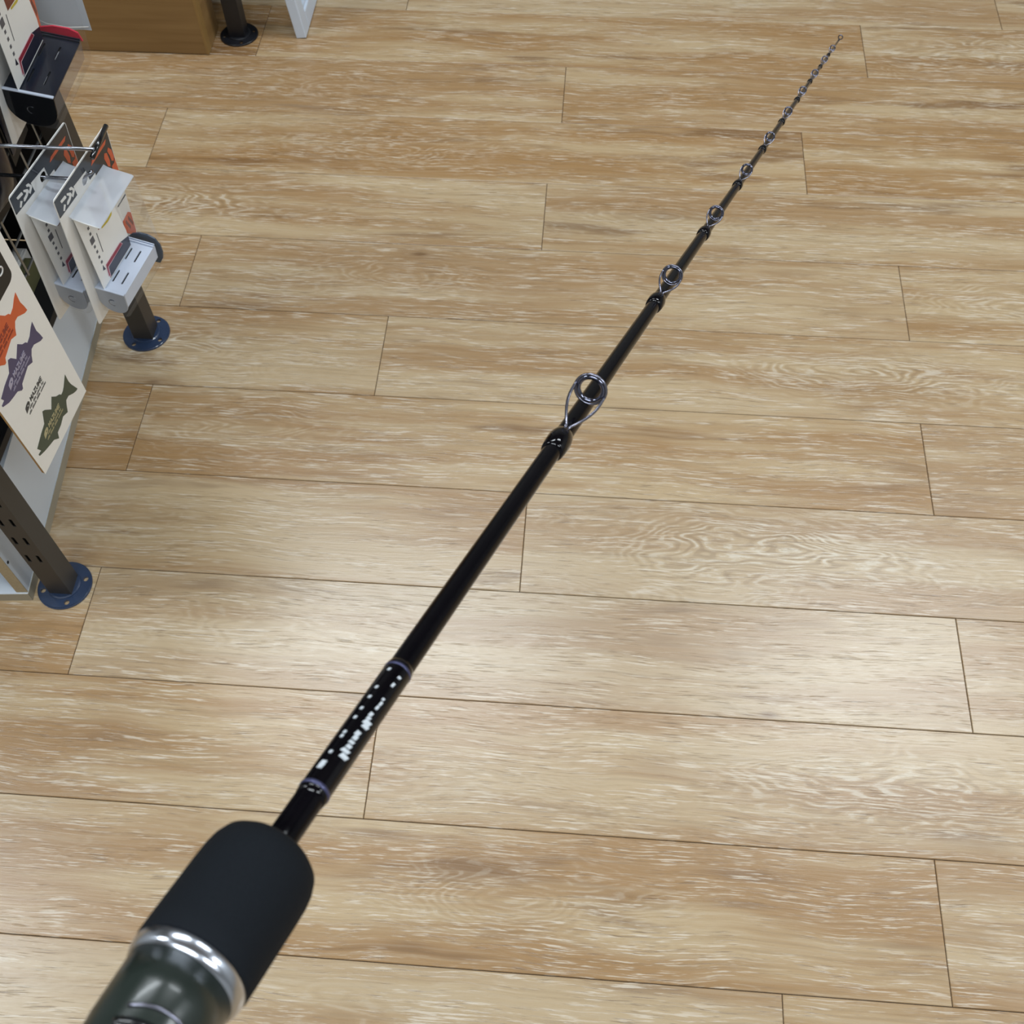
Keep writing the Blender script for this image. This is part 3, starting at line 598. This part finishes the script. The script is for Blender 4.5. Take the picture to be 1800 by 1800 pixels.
# ------------------------------------------------------------------ far rack, wooden cabinet, white frame
fr_ = empty('shelf_unit', (-0.6899, 1.8887, 0), None, 'black steel shelf unit standing on a round foot just right of the wooden cabinet', 'shelf')
post(fr_, -0.6899, 1.8887, 1.2, MAT['footd'], [math.radians(a) for a in (20, 110, 200, 290)], slots=False)
post(fr_, -0.6899, 2.75, 1.2, MAT['footd'], [math.radians(a) for a in (20, 110, 200, 290)], slots=False)
for z in (0.20, 0.62, 0.95):
    link_mesh('shelf', boxm(-0.55, 0.078, 0.03, 0.88, z, z + 0.022), MAT['dark'], fr_)
link_mesh('shade_back_board', boxm(-0.57, -0.55, 0.03, 0.88, 0.02, 1.2), MAT['dark'], fr_)  # back panel added to make shade round the shelves
link_mesh('shade_inner_board', boxm(-0.26, -0.24, 0.03, 0.86, 0.004, 0.198), MAT['dark'], fr_)  # black backdrop added for the deep shade under the lowest shelf
cb = empty('wooden_cabinet', (-0.735, 1.8245, 0), None, 'brown wooden cabinet front standing on the floor at the top left', 'cabinet')
link_mesh('front_panel', boxm(-0.62, 0.0, 0.0, 0.018, 0.0015, 0.55, bev=0.0008), MAT['cab'], cb)
link_mesh('side_panel', boxm(-0.018, 0.0, 0.0185, 0.083, 0.0015, 0.55), MAT['cab'], cb)
MAT['strip'] = pmat('light_edge_veneer', (150, 118, 68), 0.5, var=0.1, scale=80)
link_mesh('edge_strip', boxm(-0.004, 0.0006, -0.0006, 0.0185, 0.0015, 0.55), MAT['strip'], cb)['label'] = 'lighter edge strip'
link_mesh('top_panel', boxm(-0.62, 0.0, 0.0, 0.083, 0.5502, 0.57), MAT['cab'], cb)

wf = empty('white_frame', (-0.577, 1.884, 0), Matrix.Rotation(math.radians(-6), 3, 'Y'), 'white painted frame leaning against the far shelf, one corner on the floor', 'frame')
fw, fd, fh, fl_ = 0.034, 0.020, 0.62, 0.46
link_mesh('upright', boxm(0, fd, 0, fw, 0.0, fh, bev=0.002), MAT['fwhite'], wf)
link_mesh('upright', boxm(0, fd, fl_ - fw, fl_, 0.0, fh, bev=0.002), MAT['fwhite'], wf)
link_mesh('bottom_rail', boxm(0, fd, fw, fl_ - fw, 0.0, fw, bev=0.002), MAT['fwhite'], wf)
link_mesh('top_rail', boxm(0, fd, fw, fl_ - fw, fh - fw, fh, bev=0.002), MAT['fwhite'], wf)
bm = bmesh.new(); box(bm, 0.004, 0.016, fw, fw + .006, fw, fh - fw); box(bm, 0.004, 0.016, fw + .006, fl_ - fw, fw, fw + .006); link_mesh('inner_bead', bm, MAT['fwhite'], wf)

# ------------------------------------------------------------------ fishing rod
G = Vector((0.0100, 0.4231, 0.7932)); dr = Vector((0.2698, 0.8656, -0.4219)).normalized()
up = (Vector((0, 0, 1)) - dr * dr.z).normalized()
ROLL = math.radians(14.5)
up = (Matrix.Rotation(ROLL, 3, dr) @ up).normalized()
side = dr.cross(up)
RM = Matrix((up, side, dr)).transposed()          # local x = guide side (up), z = towards the tip; z = 0 at the first guide
rod = empty('fishing_rod', G, RM, 'glossy black fishing rod with chrome line guides and a black foam grip', 'fishing rod')
RAD = [(-0.80, .0054), (-0.368, .0054), (-0.20, .0053), (-0.06, .0052), (0.05, .0050), (0.28, .0045), (0.43, .0039), (0.6, .0034), (0.75, .0031), (1.0, .0027), (1.2, .0022), (1.43, .0014)]
def rad(s):
    for (a, ra), (b, rb) in zip(RAD, RAD[1:]):
        if a <= s <= b: return ra + (rb - ra) * (s - a) / (b - a)
    return RAD[-1][1]
def rl(prof, name, mat, n=40, parent=rod, **k):
    bm = bmesh.new(); lathe(bm, prof, n); return link_mesh(name, bm, mat, parent, True)
zs = [-0.40 + 0.03 * i for i in range(60)]; zs = [z for z in zs if z < 1.425] + [1.425]
rl([(rad(z), z) for z in zs], 'blank', MAT['blank'])
# label sleeve with two thin bands
sv = rl([(rad(-.352) + .0001, -.3535), (.0058, -.3505), (.00592, -.282), (.0059, -.2785), (.0054, -.2765)], 'label_sleeve', MAT['wrap'])
for z in (-.3495, -.2805): 
    o = rl([(.0057, z - .0010), (.00603, z - .0006), (.00603, z + .0006), (.0057, z + .0010)], 'trim_band', MAT['band'], parent=sv); o['label'] = 'thin violet-grey band'
# lettering: two rows of small silver strokes round the sleeve
loc_cam = RM.transposed() @ (CAM - G); ac = math.atan2(loc_cam.y, loc_cam.x)
lr = random.Random(5); bm = bmesh.new()
def glyph(z, a, dz, da, r=.00598):
    vs = []
    for rr in (r - .0002, r + .00025):
        for zz, aa in ((z - dz, a - da), (z + dz, a - da * .6), (z + dz, a + da), (z - dz, a + da * .6)):
            vs.append(bm.verts.new((rr * math.cos(aa), rr * math.sin(aa), zz)))
    for f in ((4, 5, 6, 7), (0, 1, 5, 4), (1, 2, 6, 5), (2, 3, 7, 6), (3, 0, 4, 7)): bm.faces.new([vs[i] for i in f])
SGN = 1.0 if side.dot(cr) < 0 else -1.0           # which way round is image-right
z = -.334
while z < -.286:
    big = z < -.312
    if lr.random() < (.95 if big else .75):
        aa = ac - SGN * math.radians(12 + lr.uniform(-5, 5)); glyph(z, aa, lr.uniform(.0006, .0012), math.radians(lr.uniform(9, 19) if big else lr.uniform(6, 13)))
    z += lr.uniform(.0019, .0027)
for z in (-.3425, -.3405, -.3350, -.326, -.3235, -.3150, -.3095, -.3025, -.2965, -.2855):
    glyph(z + lr.uniform(-.0004, .0004), ac + SGN * math.radians(36), .0007 if z > -.34 else .0012, math.radians(6 if z > -.34 else 11))
tag(link_mesh('lettering', bm, MAT['letter'], sv), 'silver lettering along the sleeve', kind='stuff')
# grip
gp = [(.0056, -.3783), (.0115, -.3787), (.0154, -.3800), (.0179, -.3824), (.0191, -.3860), (.0196, -.3900), (.0197, -.3970), (.0196, -.4190), (.0195, -.4252), (.0188, -.4262)]
rl(gp[::-1], 'fore_grip', MAT['foam'], 64)['label'] = 'matt black foam fore grip'
rl([(.0174, -.4318), (.0181, -.4316), (.0189, -.4298), (.0192, -.4278), (.0190, -.4258)], 'winding_ring', MAT['chrome'], 64)['label'] = 'polished silver ring'
rs_ = rl([(.0135, -.500), (.0150, -.482), (.0156, -.466), (.0160, -.4535), (.0163, -.4525), (.0169, -.442), (.0175, -.4316)], 'reel_seat', MAT['seat'], 64)
for z, r, a0, a1 in ((-.4475, .0168, -30, 62), (-.4600, .0161, -25, 30)):
    bm = bmesh.new(); tube(bm, [((r) * math.cos(ac + math.radians(a)), (r) * math.sin(ac + math.radians(a)), z - 0.006 * (abs(a - 15) / 60) ** 2) for a in range(a0, a1 + 1, 6)], 0.0006, 8); link_mesh('hood_highlight', bm, MAT['frame'], rs_, True)  # pale arcs paint the curved highlight lines of the moulded hood
bm = bmesh.new(); tube(bm, [((.0150) * math.cos(ac + math.radians(a)), (.0150) * math.sin(ac + math.radians(a)), -.4535 - 0.004 * (abs(a - 15) / 60) ** 2) for a in range(-34, 64, 6)], 0.0022, 8); link_mesh('hood_step', bm, MAT['seatb'], rs_, True)
rl([(.0130, -.62), (.0138, -.60), (.0138, -.503), (.0136, -.498)], 'seat_body', MAT['seatb'], 48)
rl([(.0100, -.815), (.0150, -.812), (.0165, -.80), (.0165, -.64), (.0140, -.6205)], 'rear_grip', MAT['foam'], 48)
# line guides: ring centre in the photograph gives its place along the rod; size from its width
U0, K0, T1 = 1200.0, 0.674 / 0.8031, 0.674
P0 = (1042.3, 690.0); DV = (0.5721, -0.8202)
GU = [((1036, 682), .0090), ((1180, 482), .0072), ((1257, 373), .0061), ((1312, 297), .0053), ((1354, 240), .0048), ((1386, 195), .0046), ((1411, 158), .0044), ((1433, 128), .0043), ((1451, 104), .0041), ((1465, 85), .0040)]
STN = []
def project(p):
    c = p - CAM; t = c.dot(cf); return (900 + 1959.278 * c.dot(cr) / t, 900 - 1959.278 * c.dot(cu) / t)
for (px, py), R in GU:
    h = R * 1.0 + rad(0) * 0.5 + .0042 if R > .008 else R * 1.05 + .0032
    target = (px - P0[0]) * DV[0] + (py - P0[1]) * DV[1]
    lo, hi = -0.3, 1.6
    for _ in range(50):
        mid = (lo + hi) / 2; q = project(G + dr * mid + up * (h + rad(mid)))
        if (q[0] - P0[0]) * DV[0] + (q[1] - P0[1]) * DV[1] < target: lo = mid
        else: hi = mid
    STN.append((lo, h + rad(lo), R))
def guide(s, h, R):
    rb = rad(s); rt = R * 0.17; lean = h * 1.25 if R > .008 else h * .95
    e = bpy.data.objects.new('line_guide', None); C.objects.link(e); e.parent = rod; e.empty_display_size = .01; e.location = (0, 0, s)
    bm = bmesh.new(); torus(bm, (h, 0, 0), (0, 0, 1), R - rt, rt, 40, 10); link_mesh('guide_ring', bm, MAT['ring'], e, True)
    bm = bmesh.new(); rf = max(R * 0.10, .0005)
    for sg in (-1, 1):
        pts = []
        for i in range(11):
            t = i / 10
            y_ = sg * (R * 1.02) * math.sin(math.pi / 2 * min(1, t * 1.25)) if t < .8 else sg * R * 1.02
            x_ = rb + .0006 + (h - rb) * (t ** 1.25); z_ = -lean * (1 - t ** .8)
            pts.append((x_, y_ if t > 0 else sg * .0006, z_))
        tube(bm, pts, rf, 8)
    tube(bm, [(h + R * 1.02 * math.cos(a), R * 1.02 * math.sin(a), -.0004) for a in [2 * math.pi * k / 36 for k in range(36)]], rf, 8, closed=True)
    tube(bm, [(rb + .0006, 0, -lean), (rb + .0004, 0, -lean - R * 1.1)], [rf * 1.6, rf * .8], 8)
    link_mesh('guide_frame', bm, MAT['frame'], e, True)
    z1, z0 = -lean + R * .35, -lean - max(R * 2.2, .010)
    bm = bmesh.new(); L_ = z1 - z0
    prof = [(rad(s + z0) + .0001, z0), (rad(s + z0) + .0009 * R / .009 + .0003, z0 + L_ * .06), (rb + .0016 * R / .009 + .0002, z0 + L_ * .35), (rb + .0018 * R / .009 + .0002, z0 + L_ * .6), (rb + .0010 * R / .009, z0 + L_ * .88), (rb + .0001, z1)]
    lathe(bm, prof, 28)
    for v in bm.verts:                                # the foot lifts the epoxy on the guide side
        if v.co.x > 0: v.co.x += 0.0010 * R / .009 * (v.co.x / rb) * math.sin(math.pi * min(1, max(0, (v.co.z - z0) / L_)))
    link_mesh('thread_wrap', bm, MAT['wrap'], e, True)
for s, h, R in STN: guide(s, h, R)
bm = bmesh.new(); e = bpy.data.objects.new('tip_guide', None); C.objects.link(e); e.parent = rod; e.empty_display_size = .01; e.location = (0, 0, 1.428)
torus(bm, (.0036, 0, .006), (0.25, 0, 1), .0034, .0009, 28, 8); link_mesh('guide_ring', bm, MAT['ring'], e, True)
bm = bmesh.new(); tube(bm, [(0, 0, -.016), (0, 0, .002), (.0004, 0, .0045)], .0015, 10); link_mesh('tip_tube', bm, MAT['frame'], e, True)
